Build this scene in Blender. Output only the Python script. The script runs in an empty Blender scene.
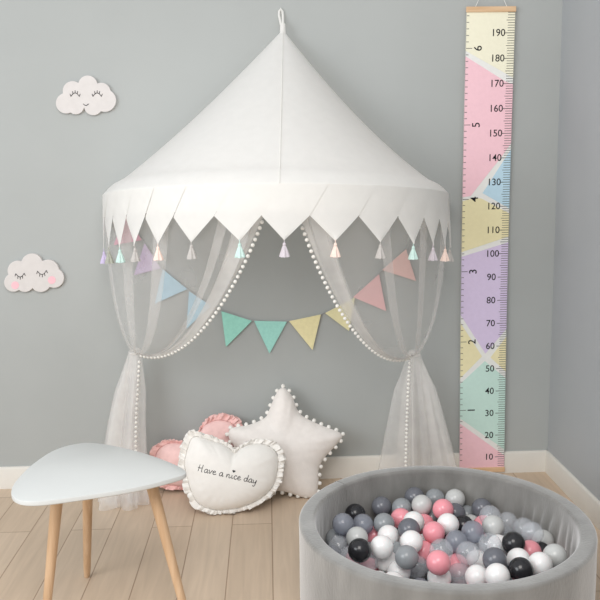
import bpy, bmesh, math, random
from mathutils import Vector, Matrix, noise
random.seed(7)
PI = math.pi
COL = bpy.context.scene.collection

# ------------------------------------------------------------------ camera
F_PX, CAM_H, CAM_D, PITCH, YAW, ROLL = 800.0, 1.332, 3.359, 0.158, 0.039, 0.017
CAM = Vector((0, -CAM_D, CAM_H))
_f = Vector((math.sin(YAW)*math.cos(PITCH), math.cos(YAW)*math.cos(PITCH), -math.sin(PITCH)))
_r = Vector((math.cos(YAW), -math.sin(YAW), 0))
_d = _f.cross(_r)
RT = _r*math.cos(ROLL) + _d*math.sin(ROLL)
DN = _d*math.cos(ROLL) - _r*math.sin(ROLL)
FW = _f
cam = bpy.data.cameras.new('camera'); cam.sensor_width = 36; cam.lens = 36*F_PX/600; cam.clip_start = 0.05
co = bpy.data.objects.new('camera', cam); COL.objects.link(co)
mw = Matrix.Identity(4)
for i in range(3):
    mw[i][0] = RT[i]; mw[i][1] = -DN[i]; mw[i][2] = -FW[i]; mw[i][3] = CAM[i]
co.matrix_world = mw
bpy.context.scene.camera = co

# survey helpers: where a sight line of the photograph meets a real plane of the room
def ray(u, v): return RT*((u-300)/F_PX) + DN*((v-300)/F_PX) + FW
def on_y(u, v, y=0.0):
    w = ray(u, v); return CAM + w*((y-CAM.y)/w.y)
def on_z(u, v, z=0.0):
    w = ray(u, v); return CAM + w*((z-CAM.z)/w.z)
def on_plane(u, v, p0, n):
    w = ray(u, v); return CAM + w*((p0-CAM).dot(n)/w.dot(n))
def proj(p):
    q = Vector(p)-CAM; z = q.dot(FW); return (300+F_PX*q.dot(RT)/z, 300+F_PX*q.dot(DN)/z)

# ------------------------------------------------------------------ mesh helpers
class MB:
    def __init__(s): s.v = []; s.f = []; s.m = []
    def add(s, vs, fs, mi=0):
        o = len(s.v); s.v += [tuple(p) for p in vs]
        s.f += [tuple(i+o for i in f) for f in fs]; s.m += [mi]*len(fs)
    def box(s, lo, hi, mi=0):
        x0,y0,z0 = lo; x1,y1,z1 = hi
        s.add([(x0,y0,z0),(x1,y0,z0),(x1,y1,z0),(x0,y1,z0),(x0,y0,z1),(x1,y0,z1),(x1,y1,z1),(x0,y1,z1)],
              [(3,2,1,0),(4,5,6,7),(0,1,5,4),(1,2,6,5),(2,3,7,6),(3,0,4,7)], mi)
    def grid(s, rows, closed_u=False, mi=0):
        n = len(rows[0]); vs = [p for r in rows for p in r]; fs = []
        for j in range(len(rows)-1):
            for i in range(n if closed_u else n-1):
                k = (i+1) % n
                fs.append((j*n+i, j*n+k, (j+1)*n+k, (j+1)*n+i))
        s.add(vs, fs, mi)
    def tube(s, pts, r, seg=8, closed=False, mi=0):
        pts = [Vector(p) for p in pts]; n = len(pts); rows = []
        rad = r if hasattr(r, '__len__') else [r]*n
        up = None
        for i, p in enumerate(pts):
            a = pts[(i-1) % n] if (closed or i > 0) else p
            b = pts[(i+1) % n] if (closed or i < n-1) else p
            t = (b-a).normalized() if (b-a).length > 1e-9 else Vector((0,0,1))
            if up is None:
                up = Vector((0,0,1)) if abs(t.z) < .9 else Vector((1,0,0))
            x = t.cross(up)
            if x.length < 1e-6: x = t.cross(Vector((1,0,0)))
            x.normalize(); y = x.cross(t).normalized(); up = y
            rows.append([p + x*rad[i]*math.cos(2*PI*k/seg) + y*rad[i]*math.sin(2*PI*k/seg) for k in range(seg)])
        if closed: rows.append(rows[0])
        s.grid([r_ for r_ in rows], True, mi)
        if not closed:
            for row, flip in ((rows[0], 0), (rows[-1], 1)):
                s.add(row, [tuple(range(seg)) if flip else tuple(reversed(range(seg)))], mi)
    def sphere(s, c, r, seg=12, rings=8, sc=(1,1,1), mi=0):
        vs = [(c[0],c[1],c[2]-r*sc[2])]; fs = []
        for j in range(1, rings):
            a = -PI/2 + PI*j/rings
            for i in range(seg):
                b = 2*PI*i/seg
                vs.append((c[0]+r*sc[0]*math.cos(a)*math.cos(b), c[1]+r*sc[1]*math.cos(a)*math.sin(b), c[2]+r*sc[2]*math.sin(a)))
        vs.append((c[0],c[1],c[2]+r*sc[2])); L = len(vs)-1
        for i in range(seg):
            k = (i+1) % seg
            fs.append((0, 1+k, 1+i)); fs.append((L, L-seg+i, L-seg+k))
            for j in range(rings-2):
                fs.append((1+j*seg+i, 1+j*seg+k, 1+(j+1)*seg+k, 1+(j+1)*seg+i))
        s.add(vs, fs, mi)
    def prism(s, poly, depth, mi=0):
        # poly: list of 3D points in one plane; depth: offset vector
        n = len(poly); d = Vector(depth)
        vs = [Vector(p) for p in poly] + [Vector(p)+d for p in poly]
        fs = [tuple(range(n)), tuple(reversed(range(n, 2*n)))]
        fs += [((i+1) % n, i, n+i, n+(i+1) % n) for i in range(n)]
        s.add(vs, fs, mi)
    def mesh(s, name, mats, smooth=True, angle=None):
        me = bpy.data.meshes.new(name); me.from_pydata(s.v, [], s.f)
        for m in (mats if isinstance(mats, (list, tuple)) else [mats]): me.materials.append(m)
        me.polygons.foreach_set('material_index', s.m)
        bm = bmesh.new(); bm.from_mesh(me)
        bmesh.ops.remove_doubles(bm, verts=bm.verts, dist=1e-5)
        bmesh.ops.recalc_face_normals(bm, faces=bm.faces)
        bm.to_mesh(me); bm.free()
        me.polygons.foreach_set('use_smooth', [smooth]*len(me.polygons))
        if smooth and angle: me.set_sharp_from_angle(angle=math.radians(angle))
        me.update(); return me
    def build(s, name, mats, parent=None, smooth=True, angle=40, origin=None):
        me = s.mesh(name, mats, smooth, angle)
        o = bpy.data.objects.new(name, me); COL.objects.link(o)
        if parent is not None:
            o.parent = parent
            w = Vector(parent['_w']) if '_w' in parent else Vector((0,0,0))
            me.transform(Matrix.Translation(-w))
            o['_w'] = tuple(w)
        elif origin is not None:
            me.transform(Matrix.Translation(-Vector(origin))); o.location = origin
            o['_w'] = tuple(origin)
        return o

def tag(o, label=None, cat=None, group=None, kind=None):
    if label: o['label'] = label
    if cat: o['category'] = cat
    if group: o['group'] = group
    if kind: o['kind'] = kind
    return o
def thing(name, label, cat, loc=(0,0,0), group=None):
    o = bpy.data.objects.new(name, None); COL.objects.link(o); o.location = loc
    o.empty_display_size = .05; o['_w'] = tuple(loc)
    return tag(o, label, cat, group)
def mod(o, kind, **kw):
    m = o.modifiers.new(kind.lower(), kind)
    for k, v in kw.items(): setattr(m, k, v)
    return m
def lerp(a, b, t): return a*(1-t) + b*t
def crom(pts, n, closed=True):
    # Catmull-Rom through 2D / 3D points, n samples in all
    P = [Vector(p) for p in pts]; m = len(P); out = []
    segs = m if closed else m-1
    for k in range(n):
        t = k/n*segs if closed else k/(n-1)*segs
        i = min(int(t), segs-1); t -= i
        g = lambda j: P[j % m] if closed else P[max(0, min(m-1, j))]
        a, b, c, d = g(i-1), g(i), g(i+1), g(i+2)
        out.append(0.5*((2*b) + (c-a)*t + (2*a-5*b+4*c-d)*t*t + (3*b-a-3*c+d)*t**3))
    return out
def resample(pts, n, closed=True):
    P = list(pts) + ([pts[0]] if closed else []); L = [0]
    for a, b in zip(P, P[1:]): L.append(L[-1] + (b-a).length)
    out = []; j = 0
    for k in range(n):
        s = L[-1]*k/(n if closed else n-1)
        while j < len(L)-2 and L[j+1] < s: j += 1
        t = (s-L[j])/max(1e-9, L[j+1]-L[j]); out.append(P[j].lerp(P[j+1], min(1, t)))
    return out

# ------------------------------------------------------------------ materials
def lin(c): return tuple((x/255/12.92 if x/255 <= .04045 else ((x/255+.055)/1.055)**2.4) for x in c) + (1,)
def mat(name, rgb, rough=.7, var=0, scale=20, bump=0, bscale=60, sheen=0, trans=0, spec=.3, stretch=(1,1,1), metal=0, bdist=.002):
    m = bpy.data.materials.new(name); m.use_nodes = True; nt = m.node_tree; N = nt.nodes; L = nt.links
    b = N['Principled BSDF']; b.inputs['Base Color'].default_value = lin(rgb); b.inputs['Roughness'].default_value = rough
    b.inputs['Specular IOR Level'].default_value = spec; b.inputs['Metallic'].default_value = metal
    if sheen: b.inputs['Sheen Weight'].default_value = sheen
    tc = N.new('ShaderNodeTexCoord'); mp = N.new('ShaderNodeMapping'); mp.inputs['Scale'].default_value = stretch
    L.new(tc.outputs['Object'], mp.inputs['Vector'])
    if var:
        nz = N.new('ShaderNodeTexNoise'); nz.inputs['Scale'].default_value = scale; nz.inputs['Detail'].default_value = 5
        L.new(mp.outputs['Vector'], nz.inputs['Vector'])
        cr = N.new('ShaderNodeValToRGB'); e = cr.color_ramp.elements
        e[0].position = .3; e[1].position = .7
        e[0].color = lin([max(0, c-var) for c in rgb]); e[1].color = lin([min(255, c+var) for c in rgb])
        L.new(nz.outputs['Fac'], cr.inputs['Fac']); L.new(cr.outputs['Color'], b.inputs['Base Color'])
    if bump:
        n2 = N.new('ShaderNodeTexNoise'); n2.inputs['Scale'].default_value = bscale; n2.inputs['Detail'].default_value = 4
        L.new(mp.outputs['Vector'], n2.inputs['Vector'])
        bp = N.new('ShaderNodeBump'); bp.inputs['Strength'].default_value = bump; bp.inputs['Distance'].default_value = bdist
        L.new(n2.outputs['Fac'], bp.inputs['Height']); L.new(bp.outputs['Normal'], b.inputs['Normal'])
    if trans:
        tl = N.new('ShaderNodeBsdfTranslucent'); tl.inputs['Color'].default_value = lin(rgb)
        mx = N.new('ShaderNodeMixShader'); mx.inputs[0].default_value = trans
        L.new(b.outputs[0], mx.inputs[1]); L.new(tl.outputs[0], mx.inputs[2]); L.new(mx.outputs[0], N['Material Output'].inputs['Surface'])
    return m
def sheer(name, rgb, alpha):
    m = bpy.data.materials.new(name); m.use_nodes = True; nt = m.node_tree; N = nt.nodes; L = nt.links
    N.remove(N['Principled BSDF'])
    d = N.new('ShaderNodeBsdfDiffuse'); t = N.new('ShaderNodeBsdfTranslucent'); tr = N.new('ShaderNodeBsdfTransparent')
    d.inputs['Color'].default_value = lin(rgb); t.inputs['Color'].default_value = lin(rgb)
    a = N.new('ShaderNodeMixShader'); a.inputs[0].default_value = .45
    L.new(d.outputs[0], a.inputs[1]); L.new(t.outputs[0], a.inputs[2])
    mx = N.new('ShaderNodeMixShader')
    tc = N.new('ShaderNodeTexCoord'); nz = N.new('ShaderNodeTexNoise'); nz.inputs['Scale'].default_value = 9; nz.inputs['Detail'].default_value = 3
    mr = N.new('ShaderNodeMapRange'); mr.inputs['From Min'].default_value = .3; mr.inputs['From Max'].default_value = .7
    mr.inputs['To Min'].default_value = alpha*.85; mr.inputs['To Max'].default_value = alpha*1.15
    L.new(tc.outputs['Object'], nz.inputs['Vector']); L.new(nz.outputs['Fac'], mr.inputs['Value']); L.new(mr.outputs[0], mx.inputs[0])
    L.new(tr.outputs[0], mx.inputs[1]); L.new(a.outputs[0], mx.inputs[2]); L.new(mx.outputs[0], N['Material Output'].inputs['Surface'])
    return m
def clear_plastic(name, rgb, body, tint=(255,255,255)):
    # thin hollow plastic shell: mostly see-through, a little milky, glossy
    m = bpy.data.materials.new(name); m.use_nodes = True; nt = m.node_tree; N = nt.nodes; L = nt.links
    N.remove(N['Principled BSDF'])
    d = N.new('ShaderNodeBsdfDiffuse'); d.inputs['Color'].default_value = lin(rgb)
    tr = N.new('ShaderNodeBsdfTransparent'); tr.inputs['Color'].default_value = lin(tint)
    g = N.new('ShaderNodeBsdfGlossy'); g.inputs['Roughness'].default_value = .1
    fr = N.new('ShaderNodeFresnel'); fr.inputs['IOR'].default_value = 1.5
    a = N.new('ShaderNodeMixShader'); a.inputs[0].default_value = body
    L.new(tr.outputs[0], a.inputs[1]); L.new(d.outputs[0], a.inputs[2])
    b = N.new('ShaderNodeMixShader'); ge = N.new('ShaderNodeNewGeometry'); sb = N.new('ShaderNodeMath'); sb.operation = 'SUBTRACT'; sb.inputs[0].default_value = 1; L.new(ge.outputs['Backfacing'], sb.inputs[1])
    ml = N.new('ShaderNodeMath'); ml.operation = 'MULTIPLY'; L.new(fr.outputs[0], ml.inputs[0]); L.new(sb.outputs[0], ml.inputs[1]); L.new(ml.outputs[0], b.inputs[0]); L.new(a.outputs[0], b.inputs[1]); L.new(g.outputs[0], b.inputs[2])
    L.new(b.outputs[0], N['Material Output'].inputs['Surface'])
    return m

M = {}
M['wall'] = mat('grey_wall_paint', (173,176,174), .85, 4, 1.3, .12, 35, spec=.15)
M['wallr'] = mat('grey_side_wall_paint', (174,177,179), .85, 5, 1.1, .12, 35, spec=.15)
M['trim'] = mat('cream_skirting_paint', (226,222,214), .5, 3, 6)
M['canopy'] = mat('white_canvas', (247,246,243), .9, 2, 30, .25, 9, trans=.36, spec=.1, bdist=.006)
M['sheer'] = sheer('white_tulle', (255,253,251), .23)
M['sheer_tail'] = sheer('white_tulle_gathered', (255,253,251), .34)
M['sheer_hem'] = sheer('white_tulle_hem', (255,253,251), .36)
M['pom'] = mat('white_pompom_yarn', (246,244,238), .95, 6, 300, .6, 500, sheen=.3)
M['cord'] = mat('white_cotton_cord', (238,236,230), .9, 4, 200)
M['star'] = mat('cream_white_velvet', (236,230,225), .9, 3, 40, .3, 90, sheen=.4, spec=.1)
M['heartw'] = mat('white_cotton', (242,239,234), .9, 2, 40, .3, 60, sheen=.1, spec=.1)
M['heartp'] = mat('pink_cotton', (240,202,198), .9, 6, 40, .3, 60, sheen=.2, spec=.1)
M['ruffp'] = mat('pink_ruffle_cotton', (241,198,193), .9, 8, 60, sheen=.2, spec=.1)
M['ink'] = mat('black_ink', (38,38,40), .8)
M['cloud'] = mat('white_painted_wood', (212,207,204), .6, 3, 30)
M['cheek'] = mat('pink_painted_cheek', (240,190,198), .7)
M['tabletop'] = mat('white_lacquer', (211,213,211), .35, 1, 10)
M['pit'] = mat('grey_velvet', (130,128,124), .95, 13, 14, .5, 160, sheen=1, spec=.1, stretch=(1,1,.35))
M['pitbase'] = mat('grey_velvet_base', (140,140,138), .95, 8, 20, sheen=.3)
def wood(name, c1, c2, sc=(30,30,2.5)):
    m = mat(name, c1, .5, 0); nt = m.node_tree; N = nt.nodes; L = nt.links; b = N['Principled BSDF']
    tc = N.new('ShaderNodeTexCoord'); mp = N.new('ShaderNodeMapping'); mp.inputs['Scale'].default_value = sc
    nz = N.new('ShaderNodeTexNoise'); nz.inputs['Scale'].default_value = 1.5; nz.inputs['Detail'].default_value = 6; nz.inputs['Distortion'].default_value = .6
    cr = N.new('ShaderNodeValToRGB'); cr.color_ramp.elements[0].position = .3; cr.color_ramp.elements[1].position = .7
    cr.color_ramp.elements[0].color = lin(c1); cr.color_ramp.elements[1].color = lin(c2)
    L.new(tc.outputs['Object'], mp.inputs[0]); L.new(mp.outputs[0], nz.inputs['Vector']); L.new(nz.outputs['Fac'], cr.inputs[0]); L.new(cr.outputs[0], b.inputs['Base Color'])
    return m
M['legwood'] = wood('beech_leg_wood', (196,160,124), (214,182,148))
M['barwood'] = wood('pine_bar_wood', (214,176,136), (228,196,160), (3,30,30))
def floor_mat():
    m = mat('oak_planks', (205,184,162), .5, 0, spec=.35); nt = m.node_tree; N = nt.nodes; L = nt.links; b = N['Principled BSDF']
    tc = N.new('ShaderNodeTexCoord'); mp = N.new('ShaderNodeMapping')
    mp.inputs['Rotation'].default_value = (0, 0, PI/2); mp.inputs['Location'].default_value = (.47, .162+.153*20-.153, 0)
    br = N.new('ShaderNodeTexBrick'); br.offset = .37; br.offset_frequency = 2; br.squash = 1
    br.inputs['Scale'].default_value = 1; br.inputs['Brick Width'].default_value = .92; br.inputs['Row Height'].default_value = .153
    br.inputs['Mortar Size'].default_value = .0022; br.inputs['Mortar Smooth'].default_value = .3; br.inputs['Bias'].default_value = 0
    br.inputs['Color1'].default_value = lin((208,188,166)); br.inputs['Color2'].default_value = lin((202,181,158)); br.inputs['Mortar'].default_value = lin((165,141,120))
    L.new(tc.outputs['Object'], mp.inputs[0]); L.new(mp.outputs[0], br.inputs['Vector'])
    m2 = N.new('ShaderNodeMapping'); m2.inputs['Scale'].default_value = (22, 1.6, 1)
    nz = N.new('ShaderNodeTexNoise'); nz.inputs['Scale'].default_value = 2; nz.inputs['Detail'].default_value = 8; nz.inputs['Distortion'].default_value = .8
    L.new(tc.outputs['Object'], m2.inputs[0]); L.new(m2.outputs[0], nz.inputs['Vector'])
    cr = N.new('ShaderNodeValToRGB'); cr.color_ramp.elements[0].position = .25; cr.color_ramp.elements[1].position = .75
    cr.color_ramp.elements[0].color = (.9,.89,.88,1); cr.color_ramp.elements[1].color = (1.06,1.06,1.06,1)
    L.new(nz.outputs['Fac'], cr.inputs[0])
    mx = N.new('ShaderNodeMix'); mx.data_type = 'RGBA'; mx.blend_type = 'MULTIPLY'; mx.inputs[0].default_value = 1
    L.new(br.outputs['Color'], mx.inputs[6]); L.new(cr.outputs[0], mx.inputs[7]); L.new(mx.outputs[2], b.inputs['Base Color'])
    bp = N.new('ShaderNodeBump'); bp.inputs['Strength'].default_value = .4; bp.inputs['Distance'].default_value = .002; bp.invert = True
    L.new(br.outputs['Fac'], bp.inputs['Height']); L.new(bp.outputs[0], b.inputs['Normal'])
    return m
M['floor'] = floor_mat()

# ------------------------------------------------------------------ room shell
XR = 1.221; XL = -2.6; YF = -4.6; HC = 2.7
def struct(name, lo, hi, m):
    b = MB(); b.box(lo, hi); o = b.build(name, m, smooth=False); return tag(o, kind='structure')
struct('floor', (XL, YF, -.08), (XR, 0, 0), M['floor'])
struct('wall_back', (XL, 0, -.08), (XR+.1, .1, HC), M['wall'])
struct('wall_right', (XR, YF, -.08), (XR+.1, 0, HC), M['wallr'])
def baseboard(name, a, b_, inward):
    # profile with a small rounded top, swept from a to b_
    a = Vector(a); b_ = Vector(b_); n = Vector(inward); prof = [(0,0),(.014,0),(.014,.086),(.011,.093),(.006,.096),(0,.096)]
    mb = MB(); rows = [[p + n*x + Vector((0,0,z)) for x, z in prof] for p in (a, b_)]
    mb.grid(rows, True); mb.add(rows[0], [tuple(range(6))]); mb.add(rows[1], [tuple(range(6))])
    return tag(mb.build(name, M['trim'], angle=25), kind='structure')
baseboard('baseboard_back', (XL, 0, 0), (XR, 0, 0), (0,-1,0))
baseboard('baseboard_right', (XR, 0, 0), (XR, YF, 0), (-1,0,0))
# ------------------------------------------------------------------ canopy tent
CX, RR = .042, .703
AP = Vector((.079, -.045, 1.895))
tent = thing('canopy_tent', 'white half-round hanging canopy with zigzag valance, tassels and tied-back sheer curtains', 'canopy', (CX, -.05, 0))
def rim(a, r=RR):
    # a: angle from straight ahead, negative to the left
    return Vector((CX + r*math.sin(a), -.008 - r*math.cos(a), 1.232 + .066*math.cos(a) - .011*math.sin(a)))
def roof_pt(a, t):
    base = rim(a, RR)
    s = (2*abs(a)/PI)
    inward = 1 - .028*math.sin(PI*min(1, s))*math.sin(PI*t)       # flat panels either side of the front seam
    p = AP.lerp(base, t)
    q = Vector((AP.x + (p.x-AP.x)*inward, AP.y + (p.y-AP.y)*inward, p.z))
    sag = (.016 + (.034 if a > 0 else .008)*math.sin(abs(a))**2)
    q.z -= sag*4*t*(1-t)
    if t > .9: q.z += .010*math.sin(PI*(t-.9)/.1)                   # the hoop lifts the cloth at the rim
    return q
mb = MB(); A = [-PI/2 + PI*i/96 for i in range(97)]
mb.grid([[roof_pt(a, .012 + .988*j/36) for a in A] for j in range(37)])
mb.build('roof', M['canopy'], tent, angle=170)
mb = MB(); mb.tube([roof_pt(0, .015+.985*j/24)+Vector((0,-.0025,.001)) for j in range(25)], .0016, 6)
mb.build('roof_seam', M['canopy'], tent)
mb = MB(); mb.tube([rim(a, RR-.008)+Vector((0,0,-.004)) for a in A[::2]], .006, 8); mb.build('hoop', M['cord'], tent)
# hanging loop of tape, resting on the wall
mb = MB(); pl = []
top = on_y(281, 9, -.006)
for k in range(17):
    f = k/16; ang = PI*f
    if f < .4: p = (AP+Vector((-.002,0,-.006))).lerp(top+Vector((-.009,0,-.022)), f/.4)
    elif f > .6: p = (AP+Vector((.002,0,-.006))).lerp(top+Vector((.007,0,-.022)), (1-f)/.4)
    else:
        g = (f-.4)/.2*PI; p = top + Vector((-.001-.008*math.cos(g), 0, -.022+.022*math.sin(g)))
    pl.append(p)
mb.tube(pl, .0052, 8); mb.tube([AP+Vector((0,0,.022)), AP+Vector((0,-.002,-.022))], [.011, .013], 10)
mb.build('hanging_loop', M['canopy'], tent)
# valance flaps
TA = [math.radians(x) for x in (-78,-65.5,-55.4,-46.5,-36.5,-25,-11,1,15,29,42,53,64,75)]
NT = [-PI/2] + [(a+b)/2 for a, b in zip(TA, TA[1:])] + [PI/2]
def vh(a): return .186 + .030*math.sin(a)**2
mb = MB()                                              # the band behind the flaps
mb.grid([[rim(a, RR-.001) + Vector((0,0,-.088*j/4)) for a in A] for j in range(5)])
mb.build('valance_band', M['canopy'], tent)
TIPS = []
for k in range(14):
    a0 = NT[k]; W = NT[k+1]-NT[k]; mb = MB(); rows = []; nj, ni = 18, 14
    wob = random.uniform(-.004, .004)
    for j in range(nj+1):
        t = j/nj; row = []
        for i in range(ni+1):
            s = i/ni
            H = vh(TA[k])
            zt = t*H; notch = .104
            if zt <= notch:                             # leaning parallelogram above the notches
                sh = .42*(1-zt/notch); lo = sh; hi = 1 + sh
                if k == 13: hi = 1 + sh*.1
            else:
                c = (zt-notch)/(H-notch); tc_ = (TA[k]-a0)/W; lo = tc_*c; hi = 1-(1-tc_)*c
            ss = lerp(lo, hi, s); a = a0 + ss*W
            a = max(-PI/2, min(PI/2, a))
            rr = RR + .0006 + (.0022 if TA[k] < 0 else .0012)*s*min(1, 3*t) + .005*t + .003*math.sin(PI*s)*t + wob*t*math.sin(2*s+k)
            row.append(rim(a, rr) + Vector((0,0,-zt)))
        rows.append(row)
    mb.grid(rows); mb.build('valance_flap', M['canopy'], tent, angle=180)
    TIPS.append(rim(TA[k], RR+.007) + Vector((0,0,-vh(TA[k]))))
TC = {'g': (190,186,182), 'm': (202,228,221), 'p': (244,220,209), 'l': (206,198,204), 'o': (170,172,160), 'x': (204,192,222)}
TN = {'g': 'grey tassel', 'm': 'mint green tassel', 'p': 'peach tassel', 'l': 'pale mauve tassel', 'o': 'olive grey tassel', 'x': 'lilac tassel'}
for k in TC: M['tas'+k] = mat('tassel_yarn_'+TN[k].split()[0], TC[k], .95, 10, 200, .3, 400)
for tip, c in zip(TIPS, 'xomgpgmlpgmlpg'):
    mb = MB(); mb.tube([tip+Vector((0,.001,.006)), tip+Vector((0,0,-.012))], .0016, 6)
    mb.sphere(tip+Vector((0,0,-.014)), .006, 10, 8, (1,1,1.2))
    rows = []
    for j in range(7):
        t = j/6; r = .0045 + .0125*t**.9
        rows.append([tip + Vector((r*(1+.12*math.sin(7*x*2*PI/28))*math.cos(2*PI*x/28), r*(1+.12*math.sin(7*x*2*PI/28))*math.sin(2*PI*x/28), -.017-.036*t - (.003*random.random() if j == 6 else 0))) for x in range(28)])
    mb.grid(rows, True); mb.add(rows[-1], [tuple(range(28))])
    tag(mb.build('tassel', M['tas'+c], tent), TN[c])

# sheer curtains, gathered at the hoop, swept to a knot at the wall, then falling to the floor
def bez(p, t):
    s = 1-t; return p[0]*s**3 + p[1]*3*s*s*t + p[2]*3*s*t*t + p[3]*t**3
def drape(side, u, v, K):
    # u: 0 at the wall edge, 1 at the front opening; v: 0 at the hoop, 1 at the knot
    a = side*lerp(1.50, .035 if side < 0 else .055, u)
    T = rim(a, RR-.018) + Vector((0,0,-.02)); D = K-T
    e = max(0, u)
    b1 = T + Vector((D.x*(.04+.10*e), D.y*(.04+.10*e), D.z*(.36+.04*e)))
    h2 = .25+.30*e
    b2 = T + Vector((D.x*h2, D.y*h2, D.z*(.84+.24*math.sqrt(e))))
    if e < .4: b1.x += side*.03*(1-e/.4); b2.x += side*.02*(1-e/.4)
    return bez((T, b1, b2, K), v)
pom_me = MB()
rr_ = random.Random(3); vs_seed = [rr_.uniform(.86, 1.1) for _ in range(400)]
pom_me.sphere((0,0,0), 1, 14, 10)
pom_me.v = [tuple(Vector(p)*(1+.12*noise.noise(Vector(p)*3.1))) for p in pom_me.v]
POM = pom_me.mesh('pompom', M['pom'])
def pompom(parent, p, r):
    o = bpy.data.objects.new('pompom', POM); COL.objects.link(o); o.parent = parent
    o.location = Vector(p) - Vector(parent['_w']); o.scale = (r, r, r); o.rotation_euler = (random.random()*6, random.random()*6, 0)
    return o
def curtain(side, K, foot, wid, dep, lab, skew, seed, vmin):
    rnd = random.Random(seed)
    nu, nv = 260, 44; rows = []
    ph = rnd.random()*6; 
    for j in range(nv+1):
        v = j/nv; vv = v*.985; row = []
        for i in range(nu+1):
            u = i/nu
            env = min(1, 6*u)*min(1, 6*(1-u))
            n1 = 4.0; w = u + .55*.05*noise.noise(Vector((u*4, seed, 0)))
            u2 = u + env*(.082 + .016*math.sin(3*u+seed))*math.sin(2*PI*n1*w + ph) + env*.026*v**4*math.sin(2*PI*17*u + 2*ph)
            p = drape(side, u2, vv, K)
            out = Vector((side*math.sin(1.5*(1-u)), -math.cos(1.5*(1-u)), 0))
            g = (1-.75*v)
            p += out*(.016*g*math.cos(2*PI*n1*w+ph)*env + .006*v*g*math.cos(2*PI*17*u+2*ph))
            row.append(p)
        rows.append(row)
    mb = MB(); mb.grid(rows)
    # doubled hem rolled along the front edge
    hem = []
    for j in range(nv+1):
        v = j/nv; vv = v*.985
        hem.append([drape(side, 1-.10*s-.012*math.sin(9*s+3*v), vv, K) + Vector((0, -.006-.005*math.sin(6*s), .003*math.sin(11*s+5*v))) for s in [k/8 for k in range(9)]])
    c = tag(mb.build('curtain', M['sheer'], tent, angle=180), lab)
    mb = MB()
    for q in (0, 1):
        mb.grid([[p + Vector((0, -.004*q, .003*q)) for p in r] for r in hem])
    mb.build('hem', M['sheer_hem'], c, angle=180)
    # pompoms along the front edge
    e = resample([drape(side, 1.0, .96*k/200, K)+Vector((0,-.006,-.004)) for k in range(201)], 47, False)
    for p in e[1:]: pompom(c, p, .0068)
    # tail below the knot: a closed pleated sleeve
    rows = []; nf = 96; axis = []
    for j in range(41):
        v = j/40; z = lerp(K.z, .004, v); cx = lerp(K.x, foot[0], v) + skew*math.sin(PI*v)*.5; cy = lerp(K.y, foot[1], v**1.4)
        a = .026 + (wid-.026)*v**.8; b = .018 + (dep-.014)*v**.7
        axis.append((cx, cy, a, b)); row = []
        for i in range(nf):
            f = 2*PI*i/nf; m = 1 + (.5*math.sin(5*f+seed) + .30*math.sin(11*f+2+1.2*v))*min(1, 4*v)*.8
            row.append(Vector((cx + a*m*math.cos(f + .12*math.sin(5*f)), cy + b*m*math.sin(f), z + (.004*math.sin(9*f) if j == 40 else 0) + (.004 if j == 40 else 0))))
        rows.append(row)
    mb = MB(); mb.grid(rows, True)
    # inner layer of gathered cloth
    rows2 = [[Vector((lerp(ax[0], p.x, .62), lerp(ax[1], p.y, .55) , p.z)) for p in row] for row, ax in zip(rows, axis)]
    rows2 = [r[9:]+r[:9] for r in rows2]
    mb.grid(rows2, True)
    t = tag(mb.build('curtain_tail', M['sheer_tail'], tent, angle=180), lab.replace('curtain', 'curtain end').replace('swept', 'hanging below its tie, swept'))
    line = []
    for j in range(41):
        cx, cy, a, b = axis[j]; f = -PI/2 + (.95 if side < 0 else -.75)
        line.append(Vector((cx + a*.98*math.cos(f), cy + b*1.05*math.sin(f) - .004, lerp(K.z, .004, j/40))))
    TRIM.extend(p for p in resample(line, 34, False) if p.z < K.z-.02 and p.z > vmin)
    mb = MB(); mb.tube([K + Vector((.021*math.cos(x), .019*math.sin(x), .004*math.sin(x))) for x in [2*PI*k/24 for k in range(24)]], .006, 8, True)
    mb.tube([K + Vector((.015*math.cos(x), .014*math.sin(x), .010)) for x in [2*PI*k/24 for k in range(24)]], .006, 8, True)
    mb.build('curtain_tie', M['sheer_tail'], tent)
TRIM = []
curtain(-1, on_y(135, 352, -.12), (-.612, -.235), .076, .05, 'left sheer curtain swept to the wall', -.03, 1, .16)
curtain(1, on_y(414, 354, -.12), (.640, -.13), .128, .05, 'right sheer curtain swept to the wall', .0, 4.2, .02)

mb = MB()
for p in TRIM: mb.add([Vector(q)*.0060 + p for q in pom_me.v], pom_me.f)
tag(mb.build('pompom_trim', M['pom'], tent), 'small pompoms down the hanging curtain ends', kind='stuff')

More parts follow.
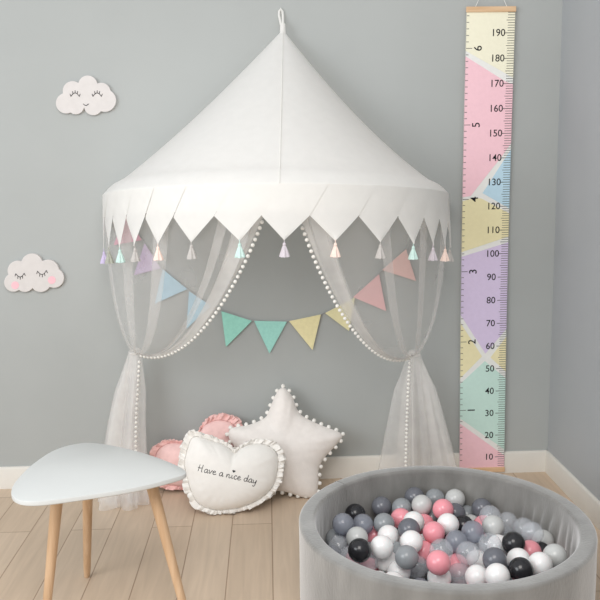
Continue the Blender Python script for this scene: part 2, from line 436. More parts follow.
# ------------------------------------------------------------------ bunting on the back wall
YB = -.006
bt = thing('bunting', 'string of pastel triangular felt flags draped across the wall inside the canopy', 'bunting', on_y(270, 321, YB))
sp = [(112,196),(124,212),(144,242),(161.5,268),(187.5,289),(213,306),(252,320),(288,321),(322,313.5),(355,297),(380,272),(407,248.5),(430,224),(441,206)]
mb = MB(); mb.tube(crom([on_y(u, v, YB) for u, v in sp], 120, False), .0028, 6); mb.build('string', mat('grey_string', (170,172,172), .9), bt)
FL = [('rose pink flag', (232,170,190), [(125,213),(142,240),(114,245)]),
      ('lilac flag', (203,184,214), [(144.7,243),(161,268.5),(134,275)]), ('light blue flag', (180,213,230), [(163,269),(187.5,289),(155,303.5)]),
      ('light blue flag', (180,213,230), [(189,291),(211,305.5),(186.5,329)]), ('mint green flag', (160,220,204), [(221.3,311),(252,320.7),(226,346.7)]),
      ('mint green flag', (164,220,208), [(254,320.7),(287,321.5),(269.5,353.5)]), ('yellow flag', (238,228,180), [(289,321),(321,314.2),(312.5,350)]),
      ('yellow flag', (238,230,184), [(325,313),(355,297.3),(349,331)]), ('pink flag', (242,190,190), [(353,297),(379,274),(386,311)]),
      ('peach pink flag', (244,198,190), [(382,270),(406,249),(416,281)])]
for n, (lab, c, tri) in enumerate(FL):
    m = bpy.data.materials.get('felt_%d_%d_%d' % c) or mat('felt_%d_%d_%d' % c, c, .95, 4, 90, .2, 300)
    P = [on_y(u, v, YB) for u, v in tri]; cen = (P[0]+P[1]+P[2])/3; mb = MB()
    edge = []
    for q in range(3):                                   # rounded corners
        a, b, d = P[q-1], P[q], P[(q+1) % 3]
        edge += [b.lerp(a, .04), b.lerp(cen, .012), b.lerp(d, .04)]
    yb = YB-.002 + .002*((n % 2))
    edge = [Vector((p.x, yb, p.z)) for p in edge]
    mb.prism(edge, (0, -.004, 0))
    o = tag(mb.build('flag', m, bt, smooth=False), lab); mod(o, 'BEVEL', width=.001, segments=2)

# ------------------------------------------------------------------ growth chart
def chart_pt(a, r, y): return Vector((.823 + a/100 - .006*math.sin(PI*max(0, min(1, r/200))) , y, r/100 - .022))
gc = thing('growth_chart', 'tall hanging height chart with pastel blocks and black numbers beside the corner', 'growth chart', chart_pt(10, 4, -.02))
YC = -.017
PAL = {'bg': (236,236,232), 'cream': (244,240,216), 'pink': (247,203,212), 'blue': (192,221,236), 'yellow': (238,229,186), 'purple': (219,204,232), 'green': (202,230,220)}
REG = [('cream', [(0,198.6),(20,198.6),(20,172.3),(0,183.2)]), ('pink', [(0,181),(16.5,171),(20,169.6),(20,146),(16.5,141),(3.5,124.5),(0,124)]),
       ('blue', [(20,143.5),(8.5,125.6),(20,119)]), ('yellow', [(0,122.4),(5,123.6),(8,123.4),(20,117),(20,107.2),(0,101)]),
       ('purple', [(0,99),(20,104.8),(20,67.5),(11,56.8),(0,74)]), ('yellow', [(0,70.5),(9.5,55.6),(0,46)]), ('yellow', [(20,64),(13.2,55),(20,48.6)]),
       ('green', [(0,43.5),(10.8,53.5),(20,45.6),(20,13.2),(0,28.2)]), ('pink', [(0,25.8),(20,10.5),(20,5),(0,5)])]
keys = list(PAL); mats = [mat('chart_'+k, PAL[k], .85, 2, 60) for k in keys]
mb = MB()
n = 40; fr = [[chart_pt(0, lerp(4, 199, j/n), YC), chart_pt(20, lerp(4, 199, j/n), YC)] for j in range(n+1)]
bk = [[p+Vector((0,.0015,0)) for p in r] for r in fr]
mb.grid([[f[0], f[1], b[1], b[0]] for f, b in zip(fr, bk)], True)
mb.build('chart_cloth', mats[0], gc, smooth=False)
def clip_band(poly, r0, r1):
    def cut(P, keep, r):
        out = []
        for i in range(len(P)):
            a, b = P[i], P[(i+1) % len(P)]
            ka, kb = keep(a[1]), keep(b[1])
            if ka: out.append(a)
            if ka != kb:
                t = (r-a[1])/(b[1]-a[1]); out.append((a[0]+(b[0]-a[0])*t, r))
        return out
    P = cut(poly, lambda x: x >= r0, r0)
    return cut(P, lambda x: x <= r1, r1) if P else []
for k, poly in REG:
    mb = MB(); rs = [p[1] for p in poly]; lo, hi = min(rs), max(rs); s = max(1, int((hi-lo)/6))
    for j in range(s):
        P = clip_band(poly, lerp(lo, hi, j/s), lerp(lo, hi, (j+1)/s))
        if len(P) >= 3: mb.prism([chart_pt(a, r, YC-.0004) for a, r in P], (0, -.0003, 0))
    tag(mb.build('colour_block', mats[keys.index(k)], gc, smooth=False), k+' printed colour block')
def text_geo(s, size):
    cu = bpy.data.curves.new('glyph', 'FONT'); cu.body = s; cu.size = size; cu.align_x = 'CENTER'; cu.align_y = 'CENTER'; cu.resolution_u = 4
    cu.extrude = .02*size/2; cu.offset = .004*size
    ob = bpy.data.objects.new('glyph', cu); COL.objects.link(ob)
    dg = bpy.context.evaluated_depsgraph_get(); dg.update()
    me = bpy.data.meshes.new_from_object(ob.evaluated_get(dg))
    vs = [v.co.copy() for v in me.vertices]; fs = [tuple(p.vertices) for p in me.polygons]
    bpy.data.objects.remove(ob); bpy.data.curves.remove(cu); bpy.data.meshes.remove(me)
    return vs, fs
tick_ink = mat('chart_tick_ink', (92,92,90), .8)
def comb(name, marks, edge, sgn):
    # one printed ruler: a hairline along the cloth's edge with a tooth for every mark
    P = []; Q = []
    for r, ln, w in marks:
        Q += [(edge+sgn*.05, r-w), (edge+sgn*ln, r-w), (edge+sgn*ln, r+w), (edge+sgn*.05, r+w)]
    mb = MB(); n = len(marks)
    vs = []; fs = []
    f = lambda a, r: chart_pt(a, r, YC-.0011)
    for r, ln, w in marks:
        o = len(vs); vs += [f(edge, r-w), f(edge+sgn*.05, r-w), f(edge+sgn*ln, r-w), f(edge+sgn*ln, r+w), f(edge+sgn*.05, r+w), f(edge, r+w)]
        fs += [(o, o+1, o+4, o+5), (o+1, o+2, o+3, o+4)]
        if o: fs.append((o-1, o-2, o+1, o))
    mb.add(vs, fs); mb.build(name, tick_ink, gc, smooth=False)
comb('centimetre_ruler', [(r, 4.2 if r % 10 == 0 else (3.4 if r % 5 == 0 else 2.9), .14 if r % 10 == 0 else .11) for r in range(6, 199)], 19.9, -1)
comb('inch_ruler', [(i*2.54+1.2, 2.6 if i % 12 == 0 else 1.1, .12) for i in range(3, 79)], .1, 1)
for r in range(10, 200, 10):
    vs, fs = text_geo(str(r), .040); mb = MB()
    c = chart_pt(13.0 if r < 100 else 13.2, r, YC-.0011)
    mb.add([c + Vector((p.x*.98, -p.z, p.y)) for p in vs], fs)
    mb.build('centimetre_number', M['ink'], gc, smooth=False)
for f in range(1, 7):
    vs, fs = text_geo(str(f), .046); mb = MB()
    c = chart_pt(5.2, f*30.48+1.2, YC-.0011)
    mb.add([c + Vector((-p.y, -p.z, p.x)) for p in vs], fs)
    mb.build('foot_number', M['ink'], gc, smooth=False)
for r, lab in ((199.2, 'top wooden bar'), (4.2, 'bottom wooden bar')):
    mb = MB(); c = chart_pt(10, r, 0); mb.box((c.x-.102, -.024, c.z-.011), (c.x+.102, -.0145, c.z+.011))
    o = tag(mb.build('wooden_bar', M['barwood'], gc, smooth=False), lab); mod(o, 'BEVEL', width=.003, segments=3)
hk = chart_pt(10, 214, -.006)
mb = MB(); mb.tube([chart_pt(3.5, 200, -.019), hk, chart_pt(16.5, 200, -.019)], .0012, 6); mb.build('hanging_cord', M['cord'], gc)

# ------------------------------------------------------------------ clouds on the wall
def strokes_on(mb, lines, conv, y, r):
    for ln in lines:
        P = [on_y(*conv(*q), y) for q in ln]
        mb.tube(crom(P, max(10, 5*len(P)), False) if len(P) > 2 else P, r, 6)
def cloud(circles, ox, oy, sc, lab, lashes, cheeks):
    conv = lambda a, b: (ox+a*sc, oy+b*sc)
    cx = sum(c[0] for c in circles)/len(circles); cy = sum(c[1] for c in circles)/len(circles); out = []
    for k in range(220):
        t = 2*PI*k/220; dx, dy = math.cos(t), math.sin(t); best = 0
        for (a, b, r) in circles:
            ex, ey = a-cx, b-cy; B = ex*dx+ey*dy; C2 = ex*ex+ey*ey-r*r; D = B*B-C2
            if D >= 0: best = max(best, B+math.sqrt(D))
        out.append((cx+dx*best, cy+dy*best))
    c0 = on_y(*conv(cx, cy), -.012)
    root = thing('cloud_decoration', lab, 'wall decoration', (c0.x, -.012, c0.z), 'cloud faces on the wall')
    P = [on_y(*conv(*p), -.012) for p in out]
    mb = MB(); nP = len(P)
    fwd = [p*1 for p in P]
    mb.prism([Vector((p.x, -.016, p.z)) for p in P], (0, .0165, 0))
    o = mb.build('cloud_board', M['cloud'], root, smooth=False); mod(o, 'BEVEL', width=.003, segments=3, limit_method='ANGLE', angle_limit=math.radians(60))
    for e, ls in lashes:
        mb = MB(); strokes_on(mb, ls, conv, -.0165, .0013 if e == 'closed_eye' else .0014); mb.build(e, M['ink'], root)
    for (a, b, r) in cheeks:
        mb = MB(); mb.prism([on_y(*conv(a+r*math.cos(2*PI*k/32), b+r*math.sin(2*PI*k/32)), -.0158) for k in range(32)], (0, -.0012, 0))
        mb.build('cheek', M['cheek'], root, smooth=False)
def eye(cx, cy, w, h, up, tilt=0):
    # closed eye: an arc with lashes; up=1 smiling arc with lashes upward, -1 the other way
    ct, st = math.cos(tilt), math.sin(tilt)
    R = lambda x, y: (cx + x*ct - y*st, cy + x*st + y*ct)
    arc = [R(w*(t-.5), -up*h*(1-(2*t-1)**2)*1.0 + up*h*.5) for t in [k/8 for k in range(9)]]
    ls = [arc]
    for t in (.0, .25, .5, .75, 1.0):
        x = w*(t-.5); y = -up*h*(1-(2*t-1)**2) + up*h*.5
        ls.append([R(x, y), R(x*1.22, y - h*.75*(1 if up > 0 else -1))])
    return ls
cloud([(325,130,82),(195,180,84),(140,285,88),(222,308,72),(372,310,78),(470,262,97),(440,190,80)], 50, 70, .1167,
      'upper white smiling cloud plaque on the wall, with a small smile and no cheeks',
      [('closed_eye', eye(215,212,72,30,1)), ('closed_eye', eye(404,212,72,30,1)), ('smile', [[(285,290),(298,301),(312,303),(332,290)]])], [])
cloud([(275,165,93),(152,220,86),(117,320,80),(215,322,80),(350,315,88),(412,220,95),(465,282,85)], 0, 245, .1167,
      'lower white sleeping cloud plaque on the wall, with pink cheeks',
      [('closed_eye', eye(172,258,72,30,-1,-.05)), ('closed_eye', eye(360,236,76,32,-1,-.08))], [(130,345,33),(444,300,33)])
# ------------------------------------------------------------------ cushions
def make_cushion(root, name, px, y0, lean, H, m, shrink=1.0, centre=None, seed=0, nr=26, na=220, power=.55):
    e = Vector((0, math.sin(lean), math.cos(lean))); n = Vector((0, -math.cos(lean), math.sin(lean))); x = Vector((1,0,0)); p0 = Vector((0, y0, 0))
    pts = [on_plane(u, v, p0, n) for u, v in px]
    P2 = [Vector(((p-p0).dot(x), (p-p0).dot(e))) for p in pts]
    c2 = Vector(((on_plane(*centre, p0, n)-p0).dot(x), (on_plane(*centre, p0, n)-p0).dot(e)))
    out = resample(crom(P2, 600), na)
    low = min(p.y for p in out)
    if low < 0.002: out = [Vector((p.x, p.y + (0.002-low)*max(0, 1-p.y/.15))) for p in out]
    seam = [c2 + (p-c2)*shrink for p in out]
    W3 = lambda q, h: p0 + x*q.x + e*q.y + n*h
    def height(rho): return H*max(0, 1-rho**2.3)**power
    mb = MB()
    for sgn in (1, -1):
        rows = []
        for j in range(nr+1):
            rho = 1-(1-j/nr)**1.6 if j else 0
            row = []
            for i, s in enumerate(seam):
                q = c2 + (s-c2)*rho
                h = height(rho) + .010*H/.06*noise.noise(Vector((q.x*9+seed, q.y*9, sgn)))*(1-rho**4)
                if rho > .6: h += .0012*math.sin(i*2*PI/na*23 + 3*noise.noise(Vector((i*.06, seed, 0))))*(rho-.45)*(1-rho)*7
                row.append(W3(q, sgn*h))
            rows.append(row)
        mb.grid(rows, True)
    o = mb.build(name, m, root, angle=180)
    return out, seam, c2, W3, height, o
def ruffle(root, out, seam, c2, W3, m, cyc, amp, seed, layers=2):
    mb = MB(); n = 900
    A = resample(seam, n); B = resample(out, n)
    # match by angle-like index (both resampled from corresponding rings)
    for L in range(layers):
        rows = []
        for j in range(7):
            t = j/6; row = []
            for i in range(n):
                f = 2*PI*i/n; k = cyc*f + 2.2*noise.noise(Vector((math.cos(f)*6, math.sin(f)*6, seed+L*5)))*2
                q = A[i].lerp(B[i], t*(1.0 + .10*math.sin(k*.5+1) - .12*L))
                nrm = (B[i]-c2).normalized(); tan = Vector((-nrm.y, nrm.x))
                q = q + tan*.0035*t*math.sin(2*k)
                h = (amp*t*math.sin(k + L*2.1) + (.006 if L else -.004)*t)
                if q.y < .003: q = Vector((q.x, .003 + .0))
                p = W3(q, h)
                if p.z < .0015: p.z = .0015
                row.append(p)
            rows.append(row)
        mb.grid(rows, True)
    o = mb.build('ruffle', m, root, angle=180); mod(o, 'SOLIDIFY', thickness=.0012); return o

# star
ST = [(283,387.5),(292,396),(299.5,413),(316,423),(341,433.5),(338,443),(326,456),(319,468),(318.5,484),(315,496.5),(304,498.3),(289,493.5),(277,491.5),(262,496),(247,497),(243,489),(247,473),(245,461),(236,449),(228.5,436),(232,428),(250,424.5),(265,417.5),(270,408),(276,394)]
y0 = -.222; star = thing('star_cushion', 'large cream white star cushion edged with pompoms, leaning on the wall', 'cushion', (.02, y0, 0), 'cushions on the floor')
out, seam, c2, W3, hf, o = make_cushion(star, 'cushion_cover', ST, y0, .36, .062, M['star'], 1, (281,448), 1)
for p in resample(out, 46): 
    q = p + (p-c2).normalized()*.006
    w = W3(q, 0)
    if w.z < .010: w.z = .010
    pompom(star, w, .0086)
# pink heart
PH = [(196,450),(199,430),(208,418),(222,413.5),(236,416.5),(243,426),(244,442),(236,462),(222,482),(206,495),(190,500),(172,499),(158,495),(152,484),(148,468),(150,452),(159,442.5),(172,439.5),(186,443)]
y0 = -.118; pink = thing('heart_cushion', 'pink ruffled heart cushion half hidden behind the white heart', 'cushion', (-.33, y0, 0), 'cushions on the floor')
out, seam, c2, W3, hf, o = make_cushion(pink, 'cushion_cover', PH, y0, .22, .05, M['heartp'], .86, (197,462), 5)
ruffle(pink, out, seam, c2, W3, M['ruffp'], 34, .013, 2)
# white heart
WH = [(236,449),(242,444),(255,439),(271,440),(283,449),(285,463),(282,481),(275,494),(262,505),(247,512),(234,515.5),(219,517),(207,515.5),(194,509),(186,495),(182,481),(178,462),(181,446),(186,433),(194,430.5),(208,435),(220,438.5),(229,444)]
y0 = -.36; white = thing('heart_cushion', 'white ruffled heart cushion reading Have a nice day, in front of the star', 'cushion', (-.18, y0, 0), 'cushions on the floor')
lean_w = .40
out, seam, c2, W3, hf, o = make_cushion(white, 'cushion_cover', WH, y0, lean_w, .066, M['heartw'], .87, (230,479), 9)
ruffle(white, out, seam, c2, W3, M['heartw'], 31, .015, 7)
# writing: hand-drawn strokes laid on the cushion surface
GL = {
 'H': (1.65, [[(.25,2.0),(.2,1.0),(.1,0)],[(-.1,1.1),(.5,1.0),(1.1,1.15)],[(1.15,2.05),(1.05,1.0),(1.05,.1),(1.3,0)]]),
 'a': (1.25, [[(.95,.95),(.55,1.05),(.15,.6),(.25,.05),(.65,.1),(.9,.6),(.98,.95),(.92,.3),(1.05,.02),(1.3,.2)]]),
 'v': (1.1, [[(.0,.85),(.15,.95),(.35,.05),(.7,.5),(.9,1.0),(1.15,.85)]]),
 'e': (1.05, [[(.1,.45),(.6,.6),(.75,.9),(.45,1.05),(.15,.6),(.25,.1),(.6,0),(1.1,.3)]]),
 'n': (1.4, [[(.1,1.0),(.15,.5),(.12,0),(.3,.7),(.65,1.0),(.8,.7),(.8,.15),(1.0,0),(1.35,.3)]]),
 'i': (.65, [[(.15,1.0),(.15,.3),(.3,0),(.6,.25)]]),
 'c': (1.0, [[(.85,.85),(.5,1.05),(.15,.55),(.3,.05),(.65,0),(1.0,.3)]]),
 'd': (1.25, [[(.9,.8),(.5,1.0),(.1,.55),(.25,.05),(.65,.1),(.9,.7),(1.05,2.0),(.95,.8),(.95,.15),(1.25,.1)]]),
 'y': (1.2, [[(.1,1.0),(.15,.4),(.4,.1),(.75,.4),(.95,1.0),(.85,.1),(.65,-.75),(.3,-.85),(.25,-.6)]]),
 ' ': (.75, [])}
e_ = Vector((0, math.sin(lean_w), math.cos(lean_w))); n_ = Vector((0, -math.cos(lean_w), math.sin(lean_w))); p0_ = Vector((0, y0, 0))
def ring_rho(q):
    # how far q lies out from the centre towards the seam
    d = q-c2; best = None; a = math.atan2(d.y, d.x)
    for s in seam:
        g = s-c2; da = abs((math.atan2(g.y, g.x)-a+PI) % (2*PI)-PI)
        if best is None or da < best[0]: best = (da, g.length)
    return min(.98, d.length/best[1])
dg = bpy.context.evaluated_depsgraph_get(); dg.update()
from mathutils.bvhtree import BVHTree
bvh = BVHTree.FromObject(o, dg); off = Vector(white['_w'])
def on_cushion(u, v):
    w = ray(u, v).normalized(); hit = bvh.ray_cast(CAM-off, w)
    return (hit[0]+off) - w*.0006
tot = sum(GL[c][0] for c in 'Have a nice day'); x0 = 197.6; k = 60.0/tot
mb = MB(); X = 0
def put(x, y): return on_cushion(197.6 + x*k*.985 + y*k*.22, 471.0 + x*k*.215 - y*k*.92)
for c in 'Have a nice day':
    adv, st = GL[c]
    for s in st:
        P = crom([put(X+x, y) for x, y in s], 7*len(s), False); mb.tube(P, .0012, 6)
    if c == 'i':                                          # the dot is a tiny heart
        hp = [(math.sin(t)**3*.42, (.8125*math.cos(t)-.3125*math.cos(2*t)-.125*math.cos(3*t)-.0625*math.cos(4*t))*.42) for t in [2*PI*q/20 for q in range(20)]]
        P = [put(X+.35+x, 2.15+y) for x, y in hp]; P = [p for p in P]
        mb.prism(P, (0, -.0012, .0003))
    X += adv
mb.build('lettering', M['ink'], white)

# ------------------------------------------------------------------ side table
TH = .46
tp = [(11.3,494),(12.5,486),(19,477),(33,463.5),(55,449.5),(79,443),(99,443.2),(125,447.7),(154,456),(176,464.7),(185,470),(186,472.8),(181,475.5),(152,483.5),(121,489.8),(88,494.8),(48,500.2),(28,501.2),(17,499.2)]
T2 = [on_z(u, v, TH) for u, v in tp]
tcn = (on_z(12,492,TH)+on_z(186,471,TH)+on_z(82,443,TH))/3
tb = thing('side_table', 'white rounded triangular side table on three tapered wooden legs', 'side table', (tcn.x, tcn.y, 0))
edge = resample(crom(T2, 500), 120)
cc = sum(edge, Vector((0,0,0)))/len(edge)
mb = MB(); prof = [(-.004, 0), (-.001,-.0012), (0,-.004), (-.0005,-.013), (-.005,-.0165), (-.016,-.018)]
rows = []
for dr, dz in prof:
    rows.append([p + (p-cc).normalized()*dr + Vector((0,0,dz)) for p in edge])
mb.grid(rows, True); mb.add(rows[0], [tuple(range(120))]); mb.add(rows[-1], [tuple(reversed(range(120)))])
mb.build('tabletop', M['tabletop'], tb, angle=30)
corners = [on_z(12,492,TH), on_z(186,471,TH), on_z(80,442.8,TH)]
for c, fpx in zip(corners, [(44.5, 632), (188, 624), (87, 577)]):
    d = c-tcn; top = tcn + d*(.46 if fpx[0] < 60 else .60); top.z = TH-.018
    foot = on_z(*fpx); foot.z = .003
    if c is corners[2]: top = tcn + d*.45; top.z = TH-.018
    mb = MB(); n = 14
    pts = [top.lerp(foot, i/n) for i in range(n+1)]
    mb.tube(pts, [lerp(.0185, .0115, i/n) for i in range(n)] + [.0095], 20)
    mb.build('leg', M['legwood'], tb)

# ------------------------------------------------------------------ ball pit
PC = Vector((.509, -1.103, 0)); RO, RI, PH_, FL_ = .436, .386, .300, .095
pit = thing('ball_pit', 'large round grey velvet ball pit full of plastic balls', 'ball pit', PC)
def prof_wall():
    P = []; r = .011
    P.append((RO-.006, 0.0)); P.append((RO, .006))
    for k in range(1, 12): P.append((RO, .006 + (PH_-r-.006)*k/12))
    for k in range(9): a = PI/2*k/8; P.append((RO-r+r*math.cos(a), PH_-r+r*math.sin(a)))
    for k in range(1, 9): a = PI/2*k/8; P.append((RI+r-r*math.sin(a), PH_-r+r*math.cos(a)))
    for k in range(1, 25): P.append((RI, PH_-r-(PH_-r-.06)*k/24))
    return P
mb = MB(); na = 360; rows = []
for (r, z) in prof_wall():
    row = []
    for i in range(na):
        f = 2*PI*i/na; dr = 0
        if r <= RI+.002 and z < PH_-.03:                # slack lining: soft slanting creases
            g = min(1, (PH_-.03-z)/.06)
            right = max(0, math.cos(f-.6))
            dr -= g*(.0015+.0075*right**2)*(abs(math.sin(f*26 + 9*z + 2.5*noise.noise(Vector((math.cos(f)*3, math.sin(f)*3, z*5))))) )
        elif r >= RO-.001:
            dr += .0016*noise.noise(Vector((math.cos(f)*5, math.sin(f)*5, z*7)))
        dr += .0018*noise.noise(Vector((math.cos(f)*2.5, math.sin(f)*2.5, 9)))
        rr2 = r+dr
        row.append(PC + Vector((rr2*math.cos(f), rr2*math.sin(f), z)))
    rows.append(row)
mb.grid(rows, True); mb.build('padded_wall', M['pit'], pit, angle=180)
mb = MB(); mb.tube([PC+Vector((0,0,.004)), PC+Vector((0,0,FL_-.012)), PC+Vector((0,0,FL_))], [RI-.006, RI-.006, RI-.016], 96)
mb.build('base_cushion', M['pitbase'], pit, angle=50)
# seam piping where the lining meets the rim, and the join on the left
mb = MB(); f = 2.33
mb.tube([PC+Vector(((r+.0012)*math.cos(f), (r+.0012)*math.sin(f), z)) for r, z in ((RI-.002, PH_-.06),(RI-.001,PH_-.02),(RI+.006,PH_-.004),(RI+.012,PH_+.0005),(RO-.012,PH_+.0005),(RO-.003,PH_-.003),(RO,PH_-.02),(RO,.02))], .0011, 6)
mb.build('cover_seam', M['pit'], pit)

# ------------------------------------------------------------------ balls
BALLS = "K 0.270 -0.848 0.205 195|S 0.218 -0.970 0.228 357|S 0.285 -0.934 0.207 266|G 0.353 -0.940 0.210 251|L 0.256 -1.027 0.207 252|G 0.198 -0.943 0.166 104|K 0.248 -1.166 0.235 428|P 0.325 -0.911 0.155 85|W 0.357 -1.008 0.200 242|W 0.317 -1.142 0.231 422|D 0.366 -0.793 0.204 296|G 0.432 -0.813 0.205 199|C 0.200 -1.011 0.172 204|C 0.230 -1.078 0.169 49|D 0.486 -0.754 0.218 176|G 0.556 -0.757 0.211 184|L 0.495 -0.839 0.225 316|L 0.623 -0.773 0.214 232|P 0.556 -0.888 0.229 281|P 0.418 -0.880 0.198 189|W 0.449 -0.939 0.212 169|D 0.419 -1.024 0.228 260|W 0.411 -1.110 0.228 326|W 0.546 -1.004 0.231 303|P 0.492 -1.047 0.225 364|P 0.493 -0.889 0.179 90|G 0.533 -0.827 0.169 54|K 0.549 -0.976 0.168 10|S 0.549 -1.104 0.221 271|C 0.488 -1.172 0.228 263|P 0.454 -1.080 0.179 152|W 0.465 -1.013 0.168 16|G 0.383 -1.061 0.169 59|G 0.381 -1.201 0.226 446|P 0.462 -1.255 0.234 466|W 0.335 -1.110 0.169 194|D 0.701 -0.830 0.202 206|C 0.693 -0.957 0.232 215|L 0.657 -0.856 0.157 37|K 0.617 -0.916 0.182 119|S 0.609 -1.064 0.231 352|P 0.685 -0.914 0.179 29|L 0.684 -1.025 0.229 338|C 0.755 -0.939 0.199 234|D 0.605 -0.850 0.197 133|G 0.661 -0.788 0.160 72|C 0.644 -1.131 0.221 327|W 0.684 -1.084 0.192 41|K 0.713 -1.139 0.226 354|C 0.567 -1.170 0.216 430|C 0.621 -1.053 0.164 16|W 0.609 -1.120 0.163 95|D 0.628 -1.238 0.228 355|P 0.543 -1.136 0.161 80|C 0.790 -0.998 0.205 163|C 0.795 -1.065 0.222 362|K 0.818 -1.075 0.160 61|P 0.771 -1.118 0.187 188|L 0.806 -1.229 0.228 301|W 0.747 -1.275 0.228 327|W 0.708 -1.205 0.207 208|K 0.683 -1.302 0.228 390|W 0.609 -1.331 0.228 353|C 0.422 -1.140 0.163 260|W 0.471 -1.226 0.173 184|C 0.535 -1.204 0.166 282|W 0.573 -1.257 0.187 303|W 0.363 -1.173 0.166 181|C 0.272 -1.131 0.180 135|L 0.593 -0.795 0.158 0|L 0.847 -1.014 0.170 136|P 0.606 -1.371 0.130 0|S 0.758 -1.085 0.130 0|S 0.418 -1.215 0.130 3|C 0.783 -1.318 0.130 0|G 0.390 -0.775 0.130 0|G 0.462 -1.277 0.130 0|P 0.651 -1.287 0.130 0|C 0.724 -1.164 0.130 2|S 0.820 -1.261 0.130 0|C 0.766 -0.899 0.130 13|G 0.428 -1.045 0.130 0|L 0.496 -0.954 0.130 0|S 0.411 -1.388 0.172 0|W 0.286 -1.250 0.130 0|S 0.240 -1.201 0.130 0|L 0.447 -0.876 0.130 0|G 0.491 -1.107 0.130 6|L 0.653 -1.192 0.130 0|S 0.308 -1.314 0.130 0|G 0.305 -0.976 0.130 5|D 0.164 -1.057 0.130 0|K 0.261 -0.919 0.130 0|P 0.517 -0.773 0.130 0|G 0.791 -1.149 0.130 0|C 0.228 -1.134 0.130 0|L 0.706 -1.235 0.130 0|C 0.473 -1.395 0.130 0|C 0.541 -1.389 0.130 0|W 0.388 -0.913 0.130 11|L 0.423 -1.441 0.130 0|P 0.286 -1.082 0.130 2|D 0.604 -1.240 0.130 0|G 0.671 -1.352 0.130 0|G 0.540 -0.901 0.130 0|C 0.452 -0.807 0.130 0|W 0.366 -1.349 0.130 0|C 0.673 -1.000 0.130 0|D 0.717 -0.836 0.130 0|D 0.513 -1.041 0.130 0|G 0.513 -1.451 0.130 0|P 0.855 -1.062 0.130 0|C 0.392 -1.285 0.130 0|K 0.822 -0.950 0.130 0|S 0.197 -1.258 0.130 0|G 0.668 -1.125 0.130 3|L 0.172 -1.193 0.130 0|L 0.845 -1.197 0.130 0|K 0.473 -1.173 0.130 9|S 0.550 -1.430 0.184 0|P 0.531 -1.263 0.130 0|P 0.366 -1.007 0.130 0|L 0.359 -1.418 0.130 0|P 0.253 -1.021 0.130 0|S 0.434 -1.340 0.130 0|D 0.161 -1.125 0.130 0|D 0.655 -1.419 0.130 0|C 0.300 -1.382 0.130 0|G 0.602 -0.996 0.130 0|K 0.775 -1.000 0.130 0|C 0.587 -1.175 0.130 0|P 0.239 -1.324 0.130 0|D 0.771 -1.214 0.130 0|G 0.508 -1.329 0.130 0|S 0.179 -0.990 0.130 0|L 0.647 -0.939 0.130 0|K 0.556 -1.049 0.181 5|G 0.717 -1.302 0.130 0|S 0.724 -0.954 0.130 1|G 0.381 -1.112 0.130 2|C 0.298 -0.829 0.130 0|G 0.425 -0.971 0.130 0|K 0.584 -1.306 0.130 0|G 0.351 -1.230 0.130 0|K 0.736 -1.367 0.130 0|S 0.695 -1.063 0.130 15|W 0.305 -1.165 0.130 0|C 0.594 -0.858 0.130 0|W 0.330 -1.269 0.182 18|K 0.384 -0.844 0.130 2|W 0.856 -1.130 0.130 0|G 0.590 -1.442 0.130 0|C 0.243 -1.276 0.179 0"
RB = .0345
CN = {'K': ('black', (40,40,43)), 'D': ('dark grey', (108,110,117)), 'G': ('mid grey', (147,151,154)), 'L': ('pale grey', (200,201,199)),
      'W': ('white', (243,241,240)), 'P': ('pink', (243,160,170)), 'C': ('clear', (236,241,247)), 'S': ('smoky see-through', (178,182,192))}
def ball_mat(c):
    nm, rgb = CN[c]
    if c == 'C': return clear_plastic('clear_ball_plastic', rgb, .24)
    if c == 'S': return clear_plastic('smoky_ball_plastic', rgb, .45, (225,228,235))
    m = mat(nm.replace(' ', '_')+'_ball_plastic', rgb, .2, 2, 30, spec=.5)
    if c in 'WP': 
        b = m.node_tree.nodes['Principled BSDF']; b.inputs['Subsurface Weight'].default_value = .25; b.inputs['Subsurface Radius'].default_value = (.02,.015,.015); b.inputs['Subsurface Scale'].default_value = .3
    return m
BM = {}
for c in CN:
    s = MB(); s.sphere((0,0,0), RB, 40, 24)
    BM[c] = s.mesh('plastic_ball', ball_mat(c))
items = []
for t in BALLS.split('|'):
    c, x, y, z, n = t.split(); items.append([c, Vector((float(x), float(y), float(z))), int(n)])
scr = [proj(i[1]) for i in items]
vis = [k for k, i in enumerate(items) if i[2] >= 12]
DIR = {'left': 'right of', 'right': 'left of', 'front': 'behind', 'back': 'in front of'}
def region(k):
    u, v = scr[k]; a = []
    if v < 514: b = 'back'
    elif v > 556: b = 'front'
    else: b = 'middle'
    h = 'left' if u < 400 else ('right' if u > 486 else '')
    return (b+' '+h).strip() if b != 'middle' else (h or 'middle')
def rels(k):
    out_ = set()
    for j in vis:
        if j == k: continue
        du, dv = scr[j][0]-scr[k][0], scr[j][1]-scr[k][1]
        if math.hypot(du, dv*1.2) > 26: continue
        if (items[j][1]-items[k][1]).length > RB*2.9: continue
        if abs(du) > 1.3*abs(dv): out_.add(('right' if du > 0 else 'left', items[j][0]))
        elif abs(dv) > 1.3*abs(du): out_.add(('front' if dv > 0 else 'back', items[j][0]))
    return out_
REL = {k: rels(k) for k in vis}; REGN = {k: region(k) for k in vis}
def art(c): return 'a '+CN[c][0]+' one'
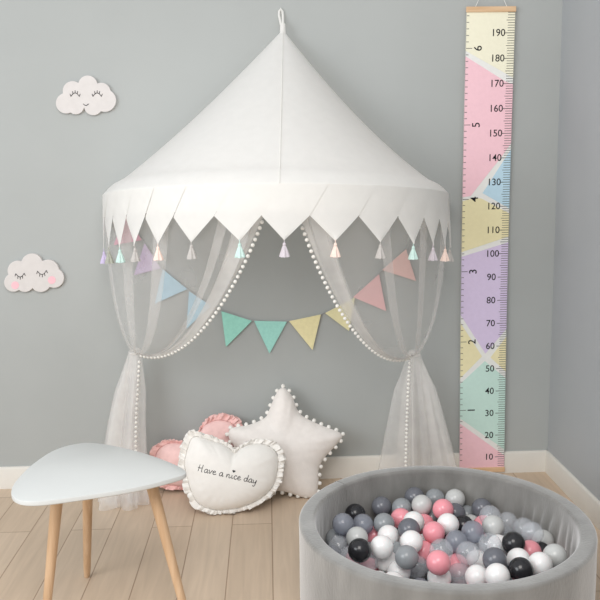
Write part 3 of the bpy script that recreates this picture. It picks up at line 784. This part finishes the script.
def label_for(k):
    c = items[k][0]; same = [j for j in vis if items[j][0] == c]; nm = CN[c][0]; rg = REGN[k]
    inreg = [j for j in same if REGN[j] == rg]
    place = ('at the pit\'s ' + rg) if rg not in ('left', 'right') else 'at the pit\'s ' + rg + ' side'
    if len(inreg) == 1: return 'the only %s ball %s' % (nm, place) if rg != 'middle' else 'the only %s ball in the very middle of the pit' % nm
    R = sorted(REL[k], key=lambda r: (r[1] == c, r[1]))
    for r in R:
        if sum(r in REL[j] for j in same) == 1: return '%s plastic ball in the pit, just %s %s' % (nm, DIR[r[0]], art(r[1]))
    for r in R:
        if sum(r in REL[j] for j in inreg) == 1: return '%s ball %s, just %s %s' % (nm, place, DIR[r[0]], art(r[1]))
    for a in range(len(R)):
        for b in range(a+1, len(R)):
            if sum(R[a] in REL[j] and R[b] in REL[j] for j in same) == 1:
                return '%s ball in pit, %s %s and %s %s' % (nm, DIR[R[a][0]], art(R[a][1]), DIR[R[b][0]], art(R[b][1]))
    o_ = sorted(inreg, key=lambda j: scr[j][0]); n_ = len(o_); i_ = o_.index(k)
    W_ = ['', '', 'two', 'three', 'four', 'five', 'six', 'seven', 'eight', 'nine', 'ten']
    pos = 'leftmost' if i_ == 0 else 'rightmost' if i_ == n_-1 else ['', 'second', 'third', 'fourth', 'fifth', 'sixth', 'seventh', 'eighth'][i_] + ' from left'
    return '%s of %s %s balls %s' % (pos, W_[n_], nm, place)
for k, (c, p, n) in enumerate(items):
    o = bpy.data.objects.new('plastic_ball', BM[c]); COL.objects.link(o); o.location = p
    lab = label_for(k) if k in REL else '%s plastic ball buried under the top layer of the pit' % CN[c][0]
    tag(o, lab, 'ball', 'plastic balls in the ball pit')

# ------------------------------------------------------------------ light
w = bpy.data.worlds.new('world'); bpy.context.scene.world = w; w.use_nodes = True
w.node_tree.nodes['Background'].inputs[0].default_value = (.95, .97, 1, 1); w.node_tree.nodes['Background'].inputs[1].default_value = .72
def area(name, loc, target, size, sy, power, col):
    l = bpy.data.lights.new(name, 'AREA'); l.shape = 'RECTANGLE'; l.size = size; l.size_y = sy; l.energy = power; l.color = col
    ob = bpy.data.objects.new(name, l); COL.objects.link(ob); ob.location = loc
    ob.rotation_euler = (Vector(target)-Vector(loc)).to_track_quat('-Z', 'Y').to_euler()
area('window_daylight', (-2.3, -2.9, 1.75), (.2, -.2, .9), 1.8, 1.6, 48, (.93, .97, 1))
area('overhead_fill', (-.1, -2.9, 2.5), (.1, -.3, .5), 1.3, 1.3, 36, (1, .96, .92))  # added soft fill from above and in front, not a known room lamp
sc = bpy.context.scene
sc.view_settings.view_transform = 'Standard'; sc.view_settings.look = 'None'; sc.view_settings.gamma = 1; sc.view_settings.use_curve_mapping = False
sc.view_settings.exposure = 0.0
for ob in bpy.data.objects:
    if '_w' in ob: del ob['_w']
